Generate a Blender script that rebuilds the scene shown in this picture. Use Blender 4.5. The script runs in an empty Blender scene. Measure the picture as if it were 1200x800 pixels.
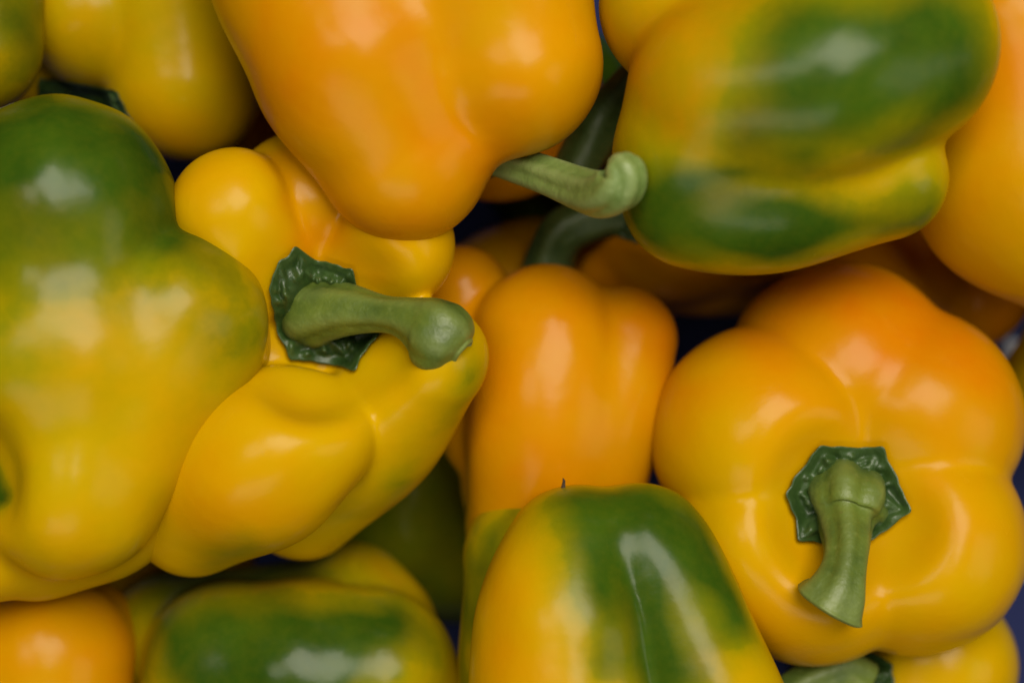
import bpy, math
import numpy as np
from mathutils import Matrix, Vector

# ------------------------------------------------------------------ camera, world, light
# Everything is laid out in a frame whose unit is 0.216 mm (so a pepper is ~430 units wide):
# x right, y down the heap, z up towards the lens, z = 0 the sharpest plane.
U = 0.000216
LENS, D = 60.0, 2000.0            # D = distance lens -> sharpest plane, in units
TILT = math.radians(10.0)
OFF = Vector((0.0, 0.0, 0.155))   # height of the sharpest plane over the cloth
R3 = Matrix.Rotation(TILT, 3, 'X')
RN = np.array(R3)

def to_world(p):
    p = np.asarray(p, dtype=np.float64)
    return (p * U) @ RN.T + np.array(OFF)

scene = bpy.context.scene
cam_d = bpy.data.cameras.new('camera')
cam = bpy.data.objects.new('camera', cam_d)
scene.collection.objects.link(cam)
scene.camera = cam
cam_d.lens = LENS
cam_d.sensor_width = 36.0
cam_d.clip_start, cam_d.clip_end = 0.01, 50.0
cam.location = Vector(to_world([0, 0, D]))
cam.rotation_euler = (TILT, 0, 0)
cam_d.dof.use_dof = True
cam_d.dof.focus_distance = (D - 25) * U
cam_d.dof.aperture_fstop = 4.0

world = bpy.data.worlds.new('World')
scene.world = world
world.use_nodes = True
bg = world.node_tree.nodes['Background']
bg.inputs['Color'].default_value = (1.0, 0.97, 0.93, 1)
bg.inputs['Strength'].default_value = 0.006

def area_light(name, loc, target, sx, sy, power, col):
    l = bpy.data.lights.new(name, 'AREA')
    l.shape = 'RECTANGLE'
    l.size, l.size_y = sx, sy
    l.energy = power
    l.color = col
    o = bpy.data.objects.new(name, l)
    scene.collection.objects.link(o)
    o.location = loc
    d = Vector(target) - Vector(loc)
    o.rotation_euler = d.to_track_quat('-Z', 'Y').to_euler()
    return o

WARM = (1.0, 0.93, 0.80)
area_light('roof_opening', (0.22, 0.24, 1.30), (0, 0, 0.1), 0.75, 0.65, 14.0, WARM)
area_light('roof_opening', (-0.38, 0.02, 1.30), (0, 0, 0.1), 0.30, 0.45, 2.2, WARM)
area_light('open_side_light', (-0.15, -0.95, 0.95), (0, 0, 0.1), 1.0, 0.40, 3.0, WARM)
area_light('open_side_light', (1.10, -0.30, 0.80), (0, 0, 0.1), 0.5, 0.7, 1.6, WARM)

vs = scene.view_settings
vs.view_transform = 'Standard'
vs.look = 'None'
vs.exposure = 0.20
vs.gamma = 1.0
vs.use_curve_mapping = False
scene.cycles.use_denoising = True
scene.cycles.max_bounces = 7
scene.cycles.diffuse_bounces = 2

# ------------------------------------------------------------------ helpers
def unp(x, y, z, r=None):
    """place a point seen at (x, y) of the 1200 x 800 frame at height z"""
    s = (D - z) / D
    p = ((x - 600.0) * s, (400.0 - y) * s, z)
    return p if r is None else p + (r * s,)

def catmull(pts, n):
    pts = np.asarray(pts, dtype=np.float64)
    if len(pts) == 1:
        return pts
    ext = np.vstack([2 * pts[0] - pts[1], pts, 2 * pts[-1] - pts[-2]])
    out = []
    for i in range(len(pts) - 1):
        p0, p1, p2, p3 = ext[i:i + 4]
        for k in range(n):
            t = k / n
            out.append(0.5 * (2 * p1 + (p2 - p0) * t + (2 * p0 - 5 * p1 + 4 * p2 - p3) * t * t
                              + (3 * p1 - p0 - 3 * p2 + p3) * t ** 3))
    out.append(pts[-1])
    return np.array(out)

def smin(a, b, k):
    h = np.clip(k - np.abs(a - b), 0, None) / k
    return np.minimum(a, b) - h * h * h * k / 6.0

class Flesh:
    """Swollen lobes, each a tapering bent capsule, grown together with soft creases."""
    def __init__(self, lobes, k=26.0, core=(), kcore=60.0, seed=1, amp=2.6, cuts=()):
        self.lobes = [np.array([unp(*c) for c in l]) for l in lobes]
        self.core = [np.array([unp(*c) for c in l]) for l in core]
        self.cuts = [(np.array(unp(*c[:3])), c[3], c[4]) for c in cuts]
        self.k, self.kc, self.amp = k, kcore, amp
        rg = np.random.RandomState(seed)
        self.w = []
        for i in range(7):
            d = rg.normal(size=3); d /= np.linalg.norm(d)
            wl = rg.uniform(80, 230)
            self.w.append((d * 2 * math.pi / wl, rg.uniform(0, 6.28), rg.uniform(.4, 1) * wl / 200))
        allp = np.vstack(self.lobes + self.core)
        r = allp[:, 3:4]
        self.lo = (allp[:, :3] - r).min(0) - 12
        self.hi = (allp[:, :3] + r).max(0) + 12
    @staticmethod
    def chain(P, c):
        """distance to a bent capsule: parabola through 1-3 points, radius eased between them"""
        m = len(c)
        A = c[:, :3]
        if m == 1:
            return np.sqrt(((P - A[0]) ** 2).sum(1)) - c[0, 3]
        if m == 2:
            k0, k1, k2 = A[0], A[1] - A[0], np.zeros(3)
        else:
            k0 = A[0]; k2 = 2 * (A[0] + A[2] - 2 * A[1]); k1 = A[2] - A[0] - k2
        Q = P - k0
        q1, q2 = Q @ k1, Q @ k2
        a11, a12, a22 = k1 @ k1, k1 @ k2, k2 @ k2
        QQ = (Q * Q).sum(1)
        if m == 2:
            t = np.clip(q1 / a11, 0, 1)
        else:
            D2 = lambda t: -2 * t * q1 - 2 * t * t * q2 + t * t * a11 + 2 * t ** 3 * a12 + t ** 4 * a22
            t = np.zeros(len(P)); best = np.zeros(len(P))
            for t0 in (.2, .4, .6, .8, 1.0):
                e = D2(t0); w = e < best
                t[w] = t0; best[w] = e[w]
            for _ in range(3):
                g = -q1 - 2 * t * q2 + t * a11 + 3 * t * t * a12 + 2 * t ** 3 * a22
                hh = -2 * q2 + a11 + 6 * t * a12 + 6 * t * t * a22
                t = np.clip(t - g / np.maximum(hh, .25 * a11), 0, 1)
        d2 = QQ - 2 * t * q1 - 2 * t * t * q2 + t * t * a11 + 2 * t ** 3 * a12 + t ** 4 * a22
        if m == 2:
            u = t; r0, r1 = c[0, 3], c[1, 3]
            r = r0 + (r1 - r0) * u * u * (3 - 2 * u)
        else:
            u = np.clip(t * 2, 0, 1); w = np.clip(t * 2 - 1, 0, 1)
            r = c[0, 3] + (c[1, 3] - c[0, 3]) * u * u * (3 - 2 * u) + (c[2, 3] - c[1, 3]) * w * w * (3 - 2 * w)
        return np.sqrt(np.maximum(d2, 0)) - r
    def f(self, P):
        P = np.asarray(P, dtype=np.float64)
        d = None
        for c in self.lobes:
            e = self.chain(P, c)
            d = e if d is None else smin(d, e, self.k)
        for c in self.core:
            d = smin(d, self.chain(P, c), self.kc)
        for c, r, k in self.cuts:
            e = r - np.sqrt(((P - c) ** 2).sum(1))
            d = -smin(-d, -e, k)
        n = 0
        for w, ph, a in self.w:
            n = n + a * np.sin(P @ w + ph)
        return d + n * self.amp * 0.5
    def grad(self, P, e=1.0):
        f0 = self.f(P)
        g = np.stack([self.f(P + np.eye(3)[i] * e) - f0 for i in range(3)], 1) / e
        return f0, g
    def hit(self, x, y):
        """surface point under the line of sight of (x, y)"""
        o = np.array([0, 0, D]); v = np.array(unp(x, y, 0.0)) - o; v = v / np.linalg.norm(v)
        T = np.linspace(D - 420.0, D + 500.0, 461)
        F = self.f(o + v * T[:, None])
        i = np.argmax(F < 0) if (F < 0).any() else int(np.argmin(F))
        return o + v * T[i], F[i] < 1.5
    def hits(self, x, y):
        o = np.array([0, 0, D])
        v = np.stack([np.asarray(x) - 600.0, 400.0 - np.asarray(y), np.full(len(x), -D)], 1)
        v /= np.linalg.norm(v, axis=1)[:, None]
        t = np.full(len(x), D - 420.0)
        for i in range(60):
            t = np.minimum(t + self.f(o + v * t[:, None]) * .85, D + 900)
        return o + v * t[:, None]
    def mesh(self, h=6.0):
        n = np.ceil((self.hi - self.lo) / h).astype(int) + 1
        ax = [self.lo[i] + h * np.arange(n[i]) for i in range(3)]
        G = np.stack(np.meshgrid(*ax, indexing='ij'), -1).reshape(-1, 3)
        B = 4                                            # coarse pass finds the blocks the skin runs through
        nb = -(-n // B)
        cb = [self.lo[i] + h * (B * np.arange(nb[i]) + (B - 1) / 2) for i in range(3)]
        fb = self.f(np.stack(np.meshgrid(*cb, indexing='ij'), -1).reshape(-1, 3)).reshape(nb)
        up = lambda a: a.repeat(B, 0).repeat(B, 1).repeat(B, 2)[:n[0], :n[1], :n[2]]
        V = up(fb).reshape(-1).copy()
        near = up(np.abs(fb) < h * B * 1.3).reshape(-1)
        V[near] = self.f(G[near])
        V = V.reshape(n)
        ins = V < 0
        c = np.zeros(n - 1, int)
        for dx in (0, 1):
            for dy in (0, 1):
                for dz in (0, 1):
                    c = c + ins[dx:n[0] - 1 + dx, dy:n[1] - 1 + dy, dz:n[2] - 1 + dz]
        act = (c > 0) & (c < 8)
        idx = -np.ones(n - 1, int)
        idx[act] = np.arange(act.sum())
        cells = np.argwhere(act)
        acc = np.zeros((len(cells), 3)); cnt = np.zeros(len(cells))
        corners = [(0,0,0),(1,0,0),(0,1,0),(1,1,0),(0,0,1),(1,0,1),(0,1,1),(1,1,1)]
        for a in range(8):
            for b in range(a + 1, 8):
                ca, cb = np.array(corners[a]), np.array(corners[b])
                if np.abs(ca - cb).sum() != 1: continue
                va = V[tuple((cells + ca).T)]; vb = V[tuple((cells + cb).T)]
                m = (va < 0) != (vb < 0)
                t = np.where(m, va / np.where(m, va - vb, 1), 0)
                acc[m] += (ca + t[:, None] * (cb - ca))[m]
                cnt[m] += 1
        P = self.lo + h * (cells + acc / cnt[:, None])
        for _ in range(3):
            f0, g = self.grad(P)
            P = P - np.clip(f0, -h, h)[:, None] * g / np.maximum((g * g).sum(1), .05)[:, None] * 0.9
        faces = []
        for a in range(3):
            b, d = (a + 1) % 3, (a + 2) % 3
            sl0 = [slice(None)] * 3; sl1 = [slice(None)] * 3
            sl0[a] = slice(0, n[a] - 1); sl1[a] = slice(1, n[a])
            s0, s1 = ins[tuple(sl0)], ins[tuple(sl1)]
            for flip in (False, True):
                e = np.argwhere((s0 & ~s1) if not flip else (~s0 & s1))
                e = e[(e[:, b] > 0) & (e[:, d] > 0) & (e[:, b] < n[b] - 1) & (e[:, d] < n[d] - 1)]
                if not len(e): continue
                q = []
                for ob, od in ((-1, -1), (0, -1), (0, 0), (-1, 0)):
                    cc = e.copy(); cc[:, b] += ob; cc[:, d] += od
                    q.append(idx[tuple(cc.T)])
                q = np.stack(q, 1)
                faces.append(q[:, ::-1] if flip else q)
        return P, np.concatenate(faces)

def make_mesh(name, verts, faces, mat, smooth=True):
    me = bpy.data.meshes.new(name)
    me.from_pydata([tuple(v) for v in verts], [], [tuple(int(i) for i in f) for f in faces])
    if smooth:
        me.polygons.foreach_set('use_smooth', [True] * len(me.polygons))
    me.materials.append(mat)
    me.update()
    return me

def add_obj(name, me, origin, parent=None):
    """verts of me are world coordinates; origin becomes the object's own origin"""
    o = bpy.data.objects.new(name, me)
    scene.collection.objects.link(o)
    if me is not None:
        me.transform(Matrix.Translation(-Vector(origin)))
    if parent is None:
        o.location = origin
    else:
        o.parent = parent
        o.location = Vector(origin) - parent.location
    return o

# ------------------------------------------------------------------ materials
def nodes_of(mat):
    mat.use_nodes = True
    nt = mat.node_tree
    return nt, nt.nodes, nt.links, nt.nodes['Principled BSDF']

def rgba_mix(nt, fac, a, b):
    m = nt.nodes.new('ShaderNodeMix'); m.data_type = 'RGBA'
    F, A, B = m.inputs[0], m.inputs[6], m.inputs[7]
    for s, v in ((F, fac), (A, a), (B, b)):
        if isinstance(v, bpy.types.NodeSocket): nt.links.new(v, s)
        elif isinstance(v, (int, float)): s.default_value = v
        else: s.default_value = (*v, 1)
    return m.outputs[2]

def noise(nt, scale, detail=2.0, rough=0.5, coord=None):
    n = nt.nodes.new('ShaderNodeTexNoise')
    n.inputs['Scale'].default_value = scale
    n.inputs['Detail'].default_value = detail
    n.inputs['Roughness'].default_value = rough
    if coord is not None: nt.links.new(coord, n.inputs['Vector'])
    return n.outputs['Fac']

def remap(nt, v, a, b, c, d):
    m = nt.nodes.new('ShaderNodeMapRange')
    for i, x in enumerate((a, b, c, d)): m.inputs[i + 1].default_value = x
    nt.links.new(v, m.inputs[0])
    return m.outputs[0]

def skin_material():
    mat = bpy.data.materials.new('pepper_skin')
    nt, N, L, P = nodes_of(mat)
    tc = N.new('ShaderNodeTexCoord').outputs['Object']
    at = N.new('ShaderNodeAttribute'); at.attribute_name = 'ripeness'
    sep = N.new('ShaderNodeSeparateColor'); L.new(at.outputs['Color'], sep.inputs[0])
    big = noise(nt, 38, 3, .55, tc)
    fine = noise(nt, 420, 3, .6, tc)
    yellow = rgba_mix(nt, remap(nt, big, .35, .65, 0, 1), (.58, .315, .0002), (.54, .338, .0002))
    orange = rgba_mix(nt, remap(nt, big, .35, .65, 0, 1), (.55, .135, .0002), (.53, .170, .0003))
    ripe = rgba_mix(nt, sep.outputs['Green'], yellow, orange)
    # ripening edge breaks up into flecks: unripe += noise * unripe * (1 - unripe)
    def math_(op, a, b):
        m = N.new('ShaderNodeMath'); m.operation = op
        for i, v in enumerate((a, b)):
            if isinstance(v, bpy.types.NodeSocket): L.new(v, m.inputs[i])
            else: m.inputs[i].default_value = v
        return m.outputs[0]
    red = sep.outputs['Red']
    fl_ = math_('ADD', remap(nt, noise(nt, 75, 4, .65, tc), .3, .7, -.16, .16), remap(nt, noise(nt, 300, 3, .6, tc), .3, .7, -.07, .07))
    unripe = math_('ADD', red, math_('MULTIPLY', fl_, math_('MULTIPLY', red, math_('SUBTRACT', 1.0, red))))
    green = rgba_mix(nt, remap(nt, big, .35, .65, 0, 1), (.024, .060, .003), (.044, .092, .004))
    mid = rgba_mix(nt, remap(nt, big, .35, .65, 0, 1), (.27, .205, .0008), (.21, .205, .001))
    col = rgba_mix(nt, remap(nt, unripe, 0, .5, 0, 1), ripe, mid)
    col = rgba_mix(nt, remap(nt, unripe, .42, .9, 0, 1), col, green)
    col = rgba_mix(nt, remap(nt, fine, .35, .75, 0.0, .015), col, (.95, .62, .02))
    L.new(col, P.inputs['Base Color'])
    rr = noise(nt, 26, 4, .6, tc)
    L.new(remap(nt, rr, .3, .7, .19, .29), P.inputs['Roughness'])
    L.new(remap(nt, unripe, .1, .8, .13, .20), P.inputs['Specular IOR Level'])
    bm = N.new('ShaderNodeBump'); bm.inputs['Strength'].default_value = .18
    bm.inputs['Distance'].default_value = .0004
    L.new(noise(nt, 260, 4, .55, tc), bm.inputs['Height'])
    b2 = N.new('ShaderNodeBump'); b2.inputs['Strength'].default_value = .20
    b2.inputs['Distance'].default_value = .0022
    L.new(noise(nt, 55, 2, .5, tc), b2.inputs['Height'])
    L.new(bm.outputs[0], b2.inputs['Normal'])
    L.new(b2.outputs[0], P.inputs['Normal'])
    return mat

def stalk_material(name, dark, light, pale, rough=.42):
    mat = bpy.data.materials.new(name)
    nt, N, L, P = nodes_of(mat)
    tc = N.new('ShaderNodeTexCoord').outputs['Object']
    at = N.new('ShaderNodeAttribute'); at.attribute_name = 'ripeness'
    sep = N.new('ShaderNodeSeparateColor'); L.new(at.outputs['Color'], sep.inputs[0])
    a = noise(nt, 95, 4, .6, tc)
    b = noise(nt, 420, 3, .6, tc)
    col = rgba_mix(nt, remap(nt, a, .33, .68, 0, 1), dark, light)
    col = rgba_mix(nt, remap(nt, b, .55, .8, 0, .35), col, pale)
    col = rgba_mix(nt, sep.outputs['Red'], col, pale)
    col = rgba_mix(nt, remap(nt, noise(nt, 210, 2, .5, tc), .70, .80, 0, .55), col, (.10, .065, .02))
    L.new(col, P.inputs['Base Color'])
    P.inputs['Roughness'].default_value = rough
    bm = N.new('ShaderNodeBump'); bm.inputs['Strength'].default_value = .6
    bm.inputs['Distance'].default_value = .0007
    L.new(noise(nt, 300, 5, .65, tc), bm.inputs['Height'])
    L.new(bm.outputs[0], P.inputs['Normal'])
    return mat

SKIN = skin_material()
STEM = stalk_material('stem_green', (.060, .100, .014), (.125, .175, .022), (.24, .29, .08))
STEM_PALE = stalk_material('stem_pale_green', (.12, .19, .04), (.19, .27, .07), (.34, .39, .16))
STEM_DARK = stalk_material('stem_dark_green', (.030, .060, .010), (.055, .095, .018), (.13, .17, .05))
CALYX = stalk_material('calyx_green', (.016, .042, .008), (.038, .080, .017), (.10, .16, .05), .34)
CUT = stalk_material('stem_cut_face', (.13, .17, .05), (.20, .25, .09), (.34, .37, .18), .6)
TIP = stalk_material('dry_blossom_scar', (.03, .018, .008), (.06, .035, .015), (.12, .08, .04), .8)

# ------------------------------------------------------------------ builders
def paint(me_pts, fl, greens, oranges, seed):
    """greens / oranges: strokes (x0, y0, x1, y1, width, strength) laid on the skin"""
    rg = np.random.RandomState(seed + 77)
    P = me_pts
    Q = P.copy()
    for i in range(6):                      # wobble the patch outlines
        d = rg.normal(size=3); d *= 2 * math.pi / rg.uniform(45, 150) / np.linalg.norm(d)
        Q = Q + rg.normal(size=3) * 4.5 * np.sin(P @ d + rg.uniform(0, 6.28))[:, None]
    def field(strokes):
        v = np.zeros(len(P))
        for s in strokes:
            x0, y0, x1, y1, w, st = s
            a, _ = fl.hit(x0, y0); b, _ = fl.hit(x1, y1)
            ab = b - a
            t = np.clip(((Q - a) @ ab) / max(1e-6, ab @ ab), 0, 1)
            d = np.sqrt((((Q - a) - t[:, None] * ab) ** 2).sum(1)) / w
            v = 1 - (1 - v) * (1 - st * np.exp(-d ** 1.6))
        return v
    return field(greens), field(oranges)

def set_attr(me, r, g):
    ca = me.color_attributes.new('ripeness', 'FLOAT_COLOR', 'POINT')
    c = np.ones((len(r), 4), dtype=np.float32); c[:, 0] = r; c[:, 1] = g; c[:, 2] = 0
    ca.data.foreach_set('color', c.ravel())

def frames(path):
    T = np.gradient(path[:, :3], axis=0)
    T /= np.linalg.norm(T, axis=1)[:, None]
    n = np.cross(T[0], [0.3, 0.2, 1.0]); n /= np.linalg.norm(n)
    out = []
    for t in T:
        n = n - t * (n @ t); n /= np.linalg.norm(n)
        out.append((t, n, np.cross(t, n)))
    return out

def stem_mesh(pts, ridges=6, depth=.07, seed=3, mat=STEM, end_bevel=.55, pale=()):
    """a ridged stalk swept through (x, y, z, radius) points; returns stalk and cut-face meshes"""
    rg = np.random.RandomState(seed)
    path = catmull([unp(*p) for p in pts], 9)
    fr = frames(path)
    NS = 48
    th = np.linspace(0, 2 * np.pi, NS, endpoint=False)
    ph = rg.uniform(0, 6.28)
    verts, red = [], []
    m = len(path)
    for i, (p, (t, n, b)) in enumerate(zip(path, fr)):
        u = i / (m - 1)
        tw = ph + .5 * u
        prof = 1 + depth * (1 - .7 * u ** 3) * (np.abs(np.cos(ridges * .5 * (th + tw))) * 2 - 1) \
            + .035 * np.sin(2 * th + 1 + 4 * u) + .025 * np.sin(3 * th + 9 * u + ph)
        prof *= 1 + .02 * np.sin(17 * u + ph + 2 * np.sin(th))
        rr = p[3] * prof
        verts.append(p[:3] + rr[:, None] * (np.cos(th)[:, None] * n + np.sin(th)[:, None] * b))
        red.append(np.full(NS, .25 * max(0, (u - .75) * 4)) + .25 * (np.abs(np.cos(ridges * .5 * (th + tw))) ** 4))
    # rounded shoulder at the end, then the cut face dips in
    t, n, b = fr[-1]; p = path[-1]
    base = verts[-1]
    for k, (s, o) in enumerate(((.97, .07), (.90, .15), (.80, .18))):
        verts.append(p[:3] + (base - p[:3]) * s + t * p[3] * o * end_bevel * 2)
        red.append(np.full(NS, .45))
    rings = len(verts)
    V = np.concatenate(verts); Rr = np.concatenate(red)
    F = []
    for i in range(rings - 1):
        for j in range(NS):
            k = (j + 1) % NS
            F.append((i * NS + j, i * NS + k, (i + 1) * NS + k, (i + 1) * NS + j))
    F.append(tuple(range(NS))[::-1])
    stalk = make_mesh('stem', to_world(V), F, mat)
    set_attr(stalk, np.clip(Rr, 0, 1), Rr * 0)
    cv = [verts[-1]]
    for s, o in ((.72, .12), (.5, .06), (.25, .07)):
        jit = 1 + .06 * np.sin(5 * th + ph)[:, None]
        cv.append(p[:3] + (base - p[:3]) * s * jit + t * p[3] * o * end_bevel * 2)
    cv.append((p[:3] + t * p[3] * .08)[None])
    C = np.concatenate(cv)
    F = []
    for i in range(3):
        for j in range(NS):
            k = (j + 1) % NS
            F.append((i * NS + j, i * NS + k, (i + 1) * NS + k, (i + 1) * NS + j))
    for j in range(NS):
        F.append((3 * NS + j, 3 * NS + (j + 1) % NS, 4 * NS))
    cut = make_mesh('cut_face', to_world(C), F, CUT)
    set_attr(cut, np.full(len(C), .2), np.zeros(len(C)))
    return stalk, cut

def calyx_mesh(fl, cx, cy, outline, seed=5, lift=5.0, ruff=6.0):
    """crumpled green collar draped over the shoulder cavity of the flesh fl"""
    rg = np.random.RandomState(seed)
    oc = np.array(outline + outline[:1], dtype=float)
    NS, NR = 150, 26
    seg = np.sqrt((np.diff(oc, axis=0) ** 2).sum(1)); cum = np.concatenate([[0], np.cumsum(seg)])
    s = np.linspace(0, cum[-1], NS, endpoint=False)
    ox = np.interp(s, cum, oc[:, 0]); oy = np.interp(s, cum, oc[:, 1])
    for _ in range(2):                                  # soften the corners a touch
        ox = .25 * np.roll(ox, 1) + .5 * ox + .25 * np.roll(ox, -1)
        oy = .25 * np.roll(oy, 1) + .5 * oy + .25 * np.roll(oy, -1)
    th = np.arctan2(oy - cy, ox - cx)
    edge = sum(rg.uniform(.3, 1) * np.sin(k * th + rg.uniform(0, 6.28)) for k in (7, 11, 13, 17, 23)) * .012
    lump = [(rg.uniform(-math.pi, math.pi), rg.uniform(.5, .86), rg.uniform(.06, .15), rg.uniform(.04, .10), rg.uniform(.6, 1.45)) for _ in range(90)]
    verts, red = [], []
    rows = []
    for i in range(NR):
        t = i / (NR - 1)
        px = cx + (ox - cx) * t * (1 + edge * t); py = cy + (oy - cy) * t * (1 + edge * t)
        P = np.zeros((NS, 3))
        rows.append((t, px, py))
    Z = fl.hits(np.concatenate([r[1] for r in rows]), np.concatenate([r[2] for r in rows]))[:, 2].reshape(NR, NS)
    for i, (t, px, py) in enumerate(rows):
        z = Z[i]
        h = np.full(NS, float(lift))
        h += ruff * .9 * np.exp(-((t - .60) / .13) ** 2) - ruff * .5 * np.exp(-((t - .80) / .07) ** 2)
        for a, tt, wa, wt, am in lump:
            da = (th - a + math.pi) % (2 * math.pi) - math.pi
            h += ruff * am * np.exp(-(da / wa) ** 2 - ((t - tt) / wt) ** 2) * (1 if am < 1.15 else -.7)
        h += ruff * .5 * t ** 6
        h = np.maximum(h, 3.0)
        P = np.array([unp(a, b, c) for a, b, c in zip(px, py, z + h)])
        verts.append(P); red.append(np.clip((h - lift) / ruff * .10, 0, .25) * (t > .3) + .10 * (t > .985))
    top = verts[-1]
    cen = np.array(unp(cx, cy, 0.0))
    for o, sc in ((3.0, 1.0), (6.0, .985), (8.5, .95)):  # turned-down rim gives the collar its thickness
        q = top.copy(); q[:, :2] = cen[:2] + (top[:, :2] - cen[:2]) * sc; q[:, 2] -= o
        verts.append(q); red.append(np.full(NS, .1))
    V = np.concatenate(verts); Rr = np.concatenate(red)
    F = []
    for i in range(len(verts) - 1):
        for j in range(NS):
            k = (j + 1) % NS
            F.append((i * NS + j, (i + 1) * NS + j, (i + 1) * NS + k, i * NS + k))
    me = make_mesh('calyx', to_world(V), F, CALYX)
    set_attr(me, Rr, Rr * 0)
    return me

def pepper(label, lobes, greens=(), oranges=(), orange=0.0, green=0.0, seed=1, parts=None, h=6.0, **kw):
    fl = Flesh(lobes, seed=seed, **kw)
    P, F = fl.mesh(h)
    g, o = paint(P, fl, greens, oranges, seed)
    g = 1 - (1 - g) ** 1.35 * (1 - green)
    o = 1 - (1 - o) * (1 - orange)
    W = to_world(P)
    me = make_mesh('flesh', W, F[:, ::-1] if FLIP else F, SKIN)
    set_attr(me, g, o)
    base = Vector((W[:, 0].mean(), W[:, 1].mean(), W[:, 2].min()))
    items = parts(fl) if parts else []
    if items:
        root = bpy.data.objects.new('bell_pepper', None)
        scene.collection.objects.link(root)
        root.location = base
        body = add_obj('flesh', me, base, root)
        made = {}
        for name, m, par in items:
            m.name = name
            c = Vector(np.mean([v.co for v in m.vertices], axis=0))
            if par is None:
                made[name] = add_obj(name, m, c, root)
            else:
                q = made[par]
                o2 = bpy.data.objects.new(name, m)
                scene.collection.objects.link(o2)
                m.transform(Matrix.Translation(-c))
                o2.parent = q
                o2.location = c - q.location - root.location
                made[name] = o2
    else:
        root = body = add_obj('bell_pepper', me, base)
    root['label'] = label
    root['category'] = 'bell pepper'
    root['group'] = 'bell peppers heaped together'
    return root
FLIP = False

# ------------------------------------------------------------------ the cloth under the heap
def cloth():
    mat = bpy.data.materials.new('checked_cloth')
    nt, N, L, P = nodes_of(mat)
    tc = N.new('ShaderNodeTexCoord').outputs['Object']
    mp = N.new('ShaderNodeMapping'); L.new(tc, mp.inputs[0])
    mp.inputs['Rotation'].default_value = (0, 0, .10)
    mp.inputs['Location'].default_value = (.008, -.005, 0)
    sx = N.new('ShaderNodeSeparateXYZ'); L.new(mp.outputs[0], sx.inputs[0])
    def band(sock, half):
        m = N.new('ShaderNodeMath'); m.operation = 'PINGPONG'; m.inputs[1].default_value = half
        L.new(sock, m.inputs[0])
        g = N.new('ShaderNodeMath'); g.operation = 'GREATER_THAN'; g.inputs[1].default_value = half - .0098
        L.new(m.outputs[0], g.inputs[0])
        return g.outputs[0]
    mm = N.new('ShaderNodeMath'); mm.operation = 'MULTIPLY'
    L.new(band(sx.outputs[0], .186), mm.inputs[0]); L.new(band(sx.outputs[1], .031), mm.inputs[1])
    base = rgba_mix(nt, mm.outputs[0], (.006, .012, .075), (.62, .62, .66))
    wv = N.new('ShaderNodeTexWave'); wv.inputs['Scale'].default_value = 900
    L.new(tc, wv.inputs['Vector'])
    col = rgba_mix(nt, remap(nt, wv.outputs['Fac'], 0, 1, 0, .25), base, (.02, .03, .12))
    L.new(col, P.inputs['Base Color']); P.inputs['Roughness'].default_value = .9
    n = 40; S = .9
    vs_, fs = [], []
    rg = np.random.RandomState(4)
    for i in range(n + 1):
        for j in range(n + 1):
            x = (i / n - .5) * S; y = (j / n - .5) * S
            vs_.append((x, y, .003 * math.sin(31 * x + 9 * y) + .002 * math.sin(47 * y - 20 * x)))
    for i in range(n):
        for j in range(n):
            a = i * (n + 1) + j
            fs.append((a, a + n + 1, a + n + 2, a + 1))
    me = make_mesh('cloth', vs_, fs, mat)
    o = add_obj('cloth_ground', me, (0, 0, 0))
    o['kind'] = 'structure'
cloth()

# ------------------------------------------------------------------ the peppers
# lobes: chains of (x, y, z, radius)

# big half-green pepper at the left edge
pepper('large pepper with dark green top, nearest at the left edge, no stem showing',
    [[(72, 246, 25, 134), (40, 300, -80, 120)],
     [(210, 378, 10, 106), (135, 520, 20, 98)],
     [(85, 568, 38, 108), (40, 560, -60, 120)],
     [(-70, 620, 10, 82), (-10, 640, -5, 66)],
     [(216, 396, -70, 107), (142, 545, -65, 108), (40, 604, -55, 101)],
     [(-60, 400, 30, 130)]],
    core=[[(80, 405, 22, 142), (40, 420, -140, 120)]], cuts=[(-66, 572, 140, 76, 60)], k=26, kcore=80, seed=11,
    green=.10, greens=[(20, 165, 140, 180, 85, .95), (175, 180, 195, 270, 50, .85), (0, 260, 100, 250, 80, .45), (270, 330, 280, 400, 60, .38),
            (-20, 560, -4, 580, 26, .9), (0, 420, 60, 330, 70, .25), (0, 130, 60, 120, 60, .7)],
    oranges=[(222, 290, 225, 300, 30, .3)])

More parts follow.
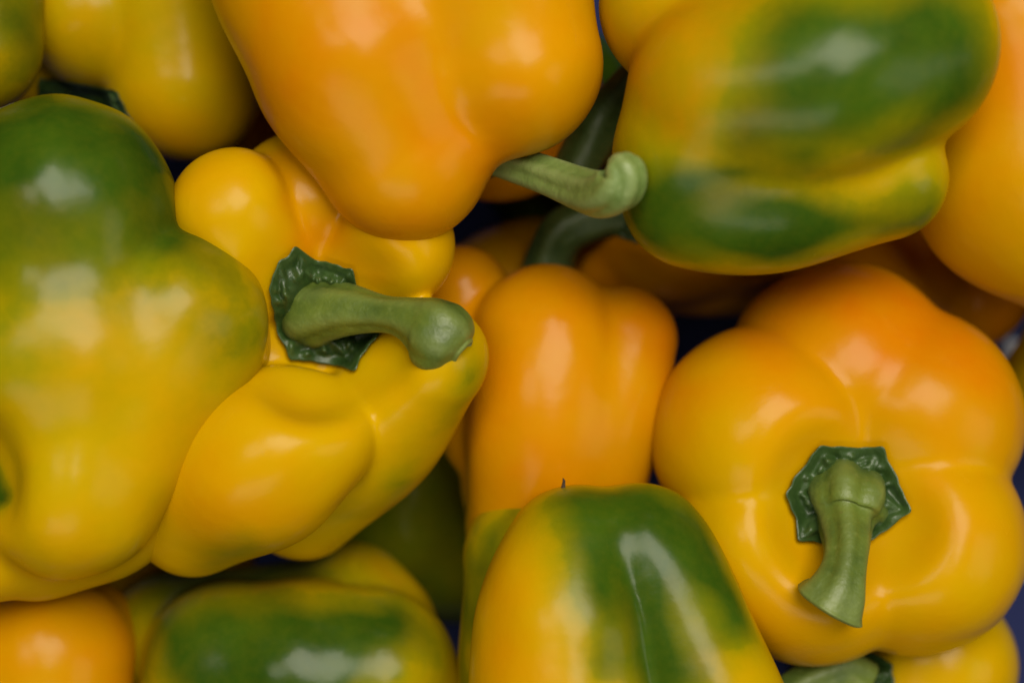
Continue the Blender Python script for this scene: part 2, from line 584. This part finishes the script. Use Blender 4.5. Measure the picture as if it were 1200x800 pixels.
# yellow pepper with the long bent stem
def parts_bent(fl):
    c = calyx_mesh(fl, 374, 362, [(314, 338), (328, 306), (346, 288), (368, 304), (412, 314), (420, 345), (440, 372), (446, 388),
                                  (430, 410), (414, 433), (380, 426), (342, 421), (326, 395), (320, 362)], seed=8, lift=7, ruff=7)
    z0 = fl.hit(374, 362)[0][2]
    s, k = stem_mesh([(368, 366, z0 - 10, 40), (374, 366, z0 + 12, 41), (384, 365, z0 + 26, 36), (410, 363, z0 + 48, 30), (448, 367, z0 + 74, 22),
                      (474, 372, z0 + 88, 25), (498, 382, z0 + 96, 36), (514, 393, z0 + 104, 43), (527, 401, z0 + 108, 40), (536, 407, z0 + 110, 31), (541, 411, z0 + 111, 18)], seed=4, depth=.05)
    return [('calyx', c, None), ('stem', s, None), ('cut_face', k, 'stem')]
pepper('yellow pepper with thick bent green stem pointing right, left of the centre',
    [[(272, 246, -15, 73), (300, 306, -34, 73)],
     [(360, 238, -92, 88), (376, 285, -130, 88)],
     [(420, 312, -90, 68), (463, 288, -38, 73)],
     [(504, 421, -10, 73), (432, 508, -88, 82), (352, 583, -170, 73)],
     [(350, 506, -2, 92), (302, 544, -12, 103), (228, 580, -85, 91)]],
    core=[[(385, 385, -165, 95), (300, 480, -190, 100)], [(315, 400, -120, 72)]], k=16, kcore=40, cuts=[(380, 376, 80, 112, 60)], seed=12, parts=parts_bent,
    greens=[(528, 490, 545, 450, 30, .32), (500, 520, 470, 560, 30, .15), (545, 400, 560, 430, 30, .25), (250, 655, 300, 640, 26, .3), (420, 600, 480, 560, 30, .25)],
    oranges=[(340, 200, 370, 270, 50, .55), (460, 285, 430, 320, 45, .3), (230, 600, 300, 590, 60, .35), (230, 200, 260, 230, 40, .2)])

# orange-yellow pepper, top middle
pepper('plain orange-yellow pepper with two long lobes at the top middle, end towards viewer',
    [[(472, 184, 10, 101), (415, 60, 20, 130), (350, -100, 0, 130)],
     [(600, 75, 25, 106), (560, -80, 30, 130)],
     [(490, 50, -130, 115), (450, -60, -140, 130)]],
    k=70, seed=13, orange=.42,
    oranges=[(400, 0, 560, 170, 60, .55), (300, 0, 330, 120, 60, .6), (420, 260, 500, 270, 40, .4)])

# green-streaked pepper, top right
def parts_tr(fl):
    s, k = stem_mesh([(770, 80, -170, 30), (738, 104, -165, 24), (718, 128, -160, 27), (700, 152, -158, 30), (682, 182, -165, 28), (668, 205, -180, 24)], seed=9, mat=STEM_DARK, depth=.03)
    return [('stem', s, None), ('cut_face', k, 'stem')]
pepper('yellow pepper streaked with green lying sideways at the top right',
    [[(858, 112, 80, 124), (960, 92, 105, 126), (1045, 58, 85, 122)],
     [(814, 234, 43, 82), (900, 234, 58, 86), (1030, 206, 48, 79)],
     [(792, 10, 25, 92), (900, -60, 25, 110), (1020, -60, 25, 100)],
     [(818, 180, 60, 100), (900, 180, 50, 95), (960, 170, 15, 85)],
     [(860, 120, -85, 110), (1010, 100, -85, 110)]],
    k=32, seed=14, parts=parts_tr,
    green=.20, greens=[(960, 42, 1085, 58, 62, .95), (930, 100, 1110, 95, 50, .62), (870, 150, 1090, 125, 34, .4), (790, 225, 940, 190, 18, .6), (745, 232, 780, 240, 28, .8),
            (750, 252, 960, 262, 38, .99), (1090, 30, 1150, 80, 60, .45), (780, 165, 900, 165, 60, .15), (900, 288, 1085, 250, 30, .55)],
    oranges=[(745, 60, 780, 120, 55, .85), (820, 20, 860, 40, 60, .7)])

# pepper at the right edge, behind it
pepper('orange-yellow pepper cut off by the upper right edge of the picture',
    [[(1228, 195, -90, 162), (1190, 40, -90, 150)],
     [(1340, 260, -90, 160), (1320, 60, -90, 150)]],
    k=40, seed=15, orange=.2, oranges=[(1180, 20, 1190, 100, 90, .6), (1150, 200, 1130, 230, 50, .3)])

# pepper facing the viewer, right
def parts_face(fl):
    c = calyx_mesh(fl, 993, 582, [(960, 522), (1000, 524), (1034, 523), (1052, 560), (1068, 600), (1045, 616), (1020, 634), (975, 638), (936, 633),
                                  (932, 605), (920, 577), (938, 552)], seed=21, lift=8, ruff=7)
    z0 = fl.hit(993, 582)[0][2]
    s, k = stem_mesh([(994, 582, z0 - 8, 44), (993, 587, z0 + 16, 46), (992, 596, z0 + 28, 43), (991, 610, z0 + 37, 33), (992, 640, z0 + 66, 27), (988, 668, z0 + 86, 27),
                      (981, 691, z0 + 94, 34), (971, 708, z0 + 92, 43)], seed=6, depth=.09, end_bevel=.3)
    return [('calyx', c, None), ('stem', s, None), ('cut_face', k, 'stem')]
pepper('yellow-orange pepper facing the viewer with stem pointing down, at the right',
    [[(893, 512, -125, 131), (905, 525, -260, 95)],
     [(985, 440, -175, 134), (985, 460, -280, 95)],
     [(1067, 490, -150, 130), (1060, 500, -280, 92)],
     [(1070, 635, -112, 131), (1050, 610, -260, 90)],
     [(900, 630, -108, 118), (950, 655, -104, 124)], [(940, 620, -260, 95)]],
    core=[[(990, 565, -225, 108), (985, 560, -300, 120)]], k=16, kcore=34, cuts=[(1010, 600, 66, 116, 56)], seed=16, parts=parts_face, orange=.15,
    oranges=[(960, 335, 1010, 345, 110, 1.0), (890, 395, 895, 400, 50, .8), (1080, 385, 1110, 400, 70, .9), (985, 420, 1080, 420, 60, .45), (1120, 420, 1180, 480, 70, .4), (1000, 690, 1110, 610, 50, .25), (780, 430, 800, 470, 50, .4)])  # upper strokes: orange skin, deepened to carry some shade too

# orange pepper in the middle
pepper('orange pepper in the middle of the heap, between the two stemmed ones',
    [[(640, 400, -160, 90), (640, 510, -155, 96), (632, 612, -195, 87)],
     [(735, 394, -170, 60), (706, 500, -160, 74), (685, 600, -185, 66)],
     [(541, 342, -210, 56), (560, 430, -215, 74), (580, 500, -235, 66)],
     [(650, 430, -265, 90), (640, 560, -265, 100)]],
    k=24, seed=17, orange=.62, greens=[(535, 590, 545, 620, 40, .3)],
    oranges=[(760, 360, 780, 450, 40, .5), (560, 350, 560, 420, 40, .4)])

# green and yellow pepper, bottom middle
def parts_tip(fl):
    p = fl.hit(660, 571)[0]
    V, F = [], []
    pts = [(0, -5, 3.0), (0, 0, 2.6), (.5, 4, 2.0), (1, 8, 1.6), (0, 11, .7)]
    for dx, dy, r in pts:
        for j in range(10):
            a = 2 * math.pi * j / 10
            V.append(p + np.array([dx + r * math.cos(a), dy, r * math.sin(a)]))
    for i in range(len(pts) - 1):
        for j in range(10):
            k = (j + 1) % 10
            F.append((i * 10 + j, i * 10 + k, (i + 1) * 10 + k, (i + 1) * 10 + j))
    F.append(tuple(range(40, 50)))
    me = make_mesh('blossom_scar', to_world(np.array(V)), F, TIP)
    set_attr(me, np.zeros(len(V)), np.zeros(len(V)))
    return [('blossom_scar', me, None)]
pepper('glossy green and yellow pepper at the bottom middle with a deep groove',
    [[(678, 662, -20, 93), (660, 742, 4, 107), (668, 890, 10, 118)],
     [(748, 654, -28, 87), (804, 748, -5, 84), (850, 890, 0, 92)],
     [(628, 655, -140, 86), (640, 800, -140, 101), (660, 940, -140, 100)],
     [(740, 700, -120, 100), (780, 850, -120, 110)]],
    k=20, seed=18, parts=parts_tip,
    greens=[(700, 590, 800, 615, 55, .97), (745, 650, 785, 790, 50, .98), (695, 640, 712, 770, 30, .75), (825, 655, 858, 725, 40, .85), (572, 630, 552, 700, 30, .6), (548, 720, 545, 790, 24, .5), (630, 580, 600, 600, 24, .5)],  # strokes down the back left lobe use green in place of shadow
    oranges=[(590, 700, 600, 790, 45, .45)])

# dark green pepper, bottom left
pepper('mostly dark green pepper at the bottom edge, left of the glossy grooved one',
    [[(266, 778, -180, 96), (250, 900, -180, 100)],
     [(352, 792, -175, 114), (340, 920, -170, 110)],
     [(440, 788, -170, 97), (440, 920, -170, 100)],
     [(510, 828, -185, 50), (510, 930, -185, 60)],
     [(205, 752, -280, 84), (395, 746, -280, 92), (425, 748, -275, 80)],
     [(416, 690, -290, 54), (380, 760, -290, 70)]],
    k=44, seed=19, green=.30,
    greens=[(210, 745, 330, 750, 50, .65), (230, 770, 300, 790, 50, .6), (370, 742, 455, 735, 46, .9), (260, 795, 400, 790, 36, .9), (200, 690, 350, 665, 40, .6)],
    oranges=[(300, 685, 420, 690, 25, .5), (430, 650, 470, 690, 30, .6)])

# orange pepper in the bottom left corner
pepper('orange pepper in the bottom left corner under the large half-green one',
    [[(58, 772, -160, 97), (50, 900, -160, 110)],
     [(92, 748, -230, 72), (70, 900, -230, 90)],
     [(-45, 776, -158, 102), (-70, 900, -160, 110)]],
    k=26, seed=20, orange=.45, oranges=[(130, 700, 150, 780, 40, .4)])

# yellow-olive pepper, top left
def parts_tl(fl):
    c = calyx_mesh(fl, 112, 118, [(46, 92), (90, 98), (136, 106), (150, 135), (170, 160), (130, 165), (80, 160), (40, 130)], seed=31, lift=6, ruff=6)
    return [('calyx', c, None)]
pepper('dull yellow pepper at the top left, its dark calyx half hidden',
    [[(112, 16, -200, 88), (120, -100, -200, 95)],
     [(216, 98, -215, 89), (200, -40, -210, 105)],
     [(40, 60, -280, 70), (60, -60, -270, 90)]],
    core=[[(130, 80, -315, 85)]], k=16, kcore=24, seed=21, parts=parts_tl, green=.10,
    greens=[(80, 20, 200, 10, 70, .08)], oranges=[(170, 150, 230, 160, 40, .35)])

# corner pepper, top left
pepper('green pepper filling the very top left corner',
    [[(-42, 45, -90, 90), (-45, -90, -90, 95)], [(-150, 40, -100, 95)]],
    seed=22, k=30, green=.35, greens=[(10, 10, 30, 40, 40, .6)])

# pepper under the top-middle one, with the pale stem
def parts_pale(fl):
    s, k = stem_mesh([(566, 180, -62, 19), (596, 190, -40, 20), (640, 206, 10, 22), (678, 221, 60, 25), (704, 228, 100, 27), (724, 221, 128, 28), (731, 206, 138, 26), (726, 194, 138, 21), (721, 188, 135, 11)],
                     seed=15, mat=STEM_PALE, depth=.08, end_bevel=.7)
    c = calyx_mesh(fl, 560, 190, [(530, 165), (585, 160), (600, 178), (590, 196), (578, 208), (545, 215)], seed=17, lift=4, ruff=4)
    return [('calyx', c, None), ('stem', s, None), ('cut_face', k, 'stem')]
pepper('orange pepper under the top middle one, its pale curled stem poking out',
    [[(588, 118, -240, 118), (560, -20, -250, 120)], [(480, 140, -260, 90)]],
    k=30, seed=23, orange=.7, parts=parts_pale, oranges=[(660, 150, 690, 100, 50, .5)])

# pepper under the green-streaked one
def parts_low(fl):
    s, k = stem_mesh([(760, 262, -250, 30), (724, 252, -240, 26), (690, 258, -235, 26), (662, 272, -240, 27), (645, 300, -250, 28), (636, 340, -262, 30)], seed=25, mat=STEM_DARK, depth=.05)
    c = calyx_mesh(fl, 745, 258, [(700, 240), (745, 225), (780, 240), (785, 275), (745, 285), (712, 272)], seed=27, lift=5, ruff=5)
    return [('calyx', c, None), ('stem', s, None), ('cut_face', k, 'stem')]
pepper('shadowed orange pepper beneath the green-streaked one, dark curved stem',
    [[(780, 262, -310, 96), (900, 250, -310, 90)], [(720, 300, -350, 70), (860, 290, -370, 80)], [(800, 190, -330, 90), (900, 180, -330, 90)]],
    k=24, seed=24, orange=.7, parts=parts_low)

pepper('shadowed orange pepper in the gap right of the streaked one, above the stem-down pepper',
    [[(1050, 280, -350, 110), (1100, 200, -370, 120)], [(1130, 330, -370, 80)]], k=30, seed=25, orange=.8)

pepper('dark green pepper deep in the gap left of the pale curled stem',
    [[(625, 205, -410, 62), (660, 120, -420, 90)]], k=30, seed=26, green=.95)

pepper('dim orange pepper deep in the gap behind the middle orange one',
    [[(585, 350, -370, 78), (640, 330, -400, 80), (690, 350, -410, 75)]], k=30, seed=27, orange=.7, green=.15)

pepper('pepper coloured dark for shade in the gap right of the dark green one',
    [[(480, 605, -480, 95), (480, 520, -470, 100)], [(535, 640, -500, 90), (530, 540, -480, 90)]], k=26, seed=28, orange=.8, green=.72)  # green mixed into the skin to stand for the gap's shade

def parts_br(fl):
    c = calyx_mesh(fl, 985, 800, [(925, 785), (950, 770), (985, 762), (1020, 762), (1046, 778), (1048, 815), (1020, 840), (960, 845)], seed=33, lift=7, ruff=7)
    s, k = stem_mesh([(1000, 800, -150, 34), (985, 788, -140, 30), (955, 795, -125, 24), (925, 812, -115, 24), (905, 830, -110, 30)], seed=35, mat=STEM, depth=.05)
    return [('calyx', c, None), ('stem', s, None), ('cut_face', k, 'stem')]
pepper('yellow pepper in the bottom right corner beneath the stem-down one',
    [[(1092, 775, -250, 100), (1062, 900, -250, 110)], [(1000, 850, -270, 95), (1010, 950, -270, 100)]],
    k=26, seed=29, parts=parts_br, green=.06)

pepper('sliver of a pale yellow pepper at the right edge under the orange-yellow one',
    [[(1250, 450, -330, 75), (1300, 380, -340, 90)]], seed=30, k=20, green=.08)

pepper('orange pepper added to fill the small dark gap left of the top middle one',
    [[(330, 130, -480, 120), (300, 60, -480, 120)]], seed=41, k=20, orange=.6, h=9.0)  # added under the heap so that the gap stays dark

pepper('filler pepper added deep in the dark gap just left of the dark green one',
    [[(150, 700, -470, 110), (190, 640, -480, 110)]], seed=42, k=20, orange=.6, green=.2, h=9.0)  # added to close off the cloth and darken this gap
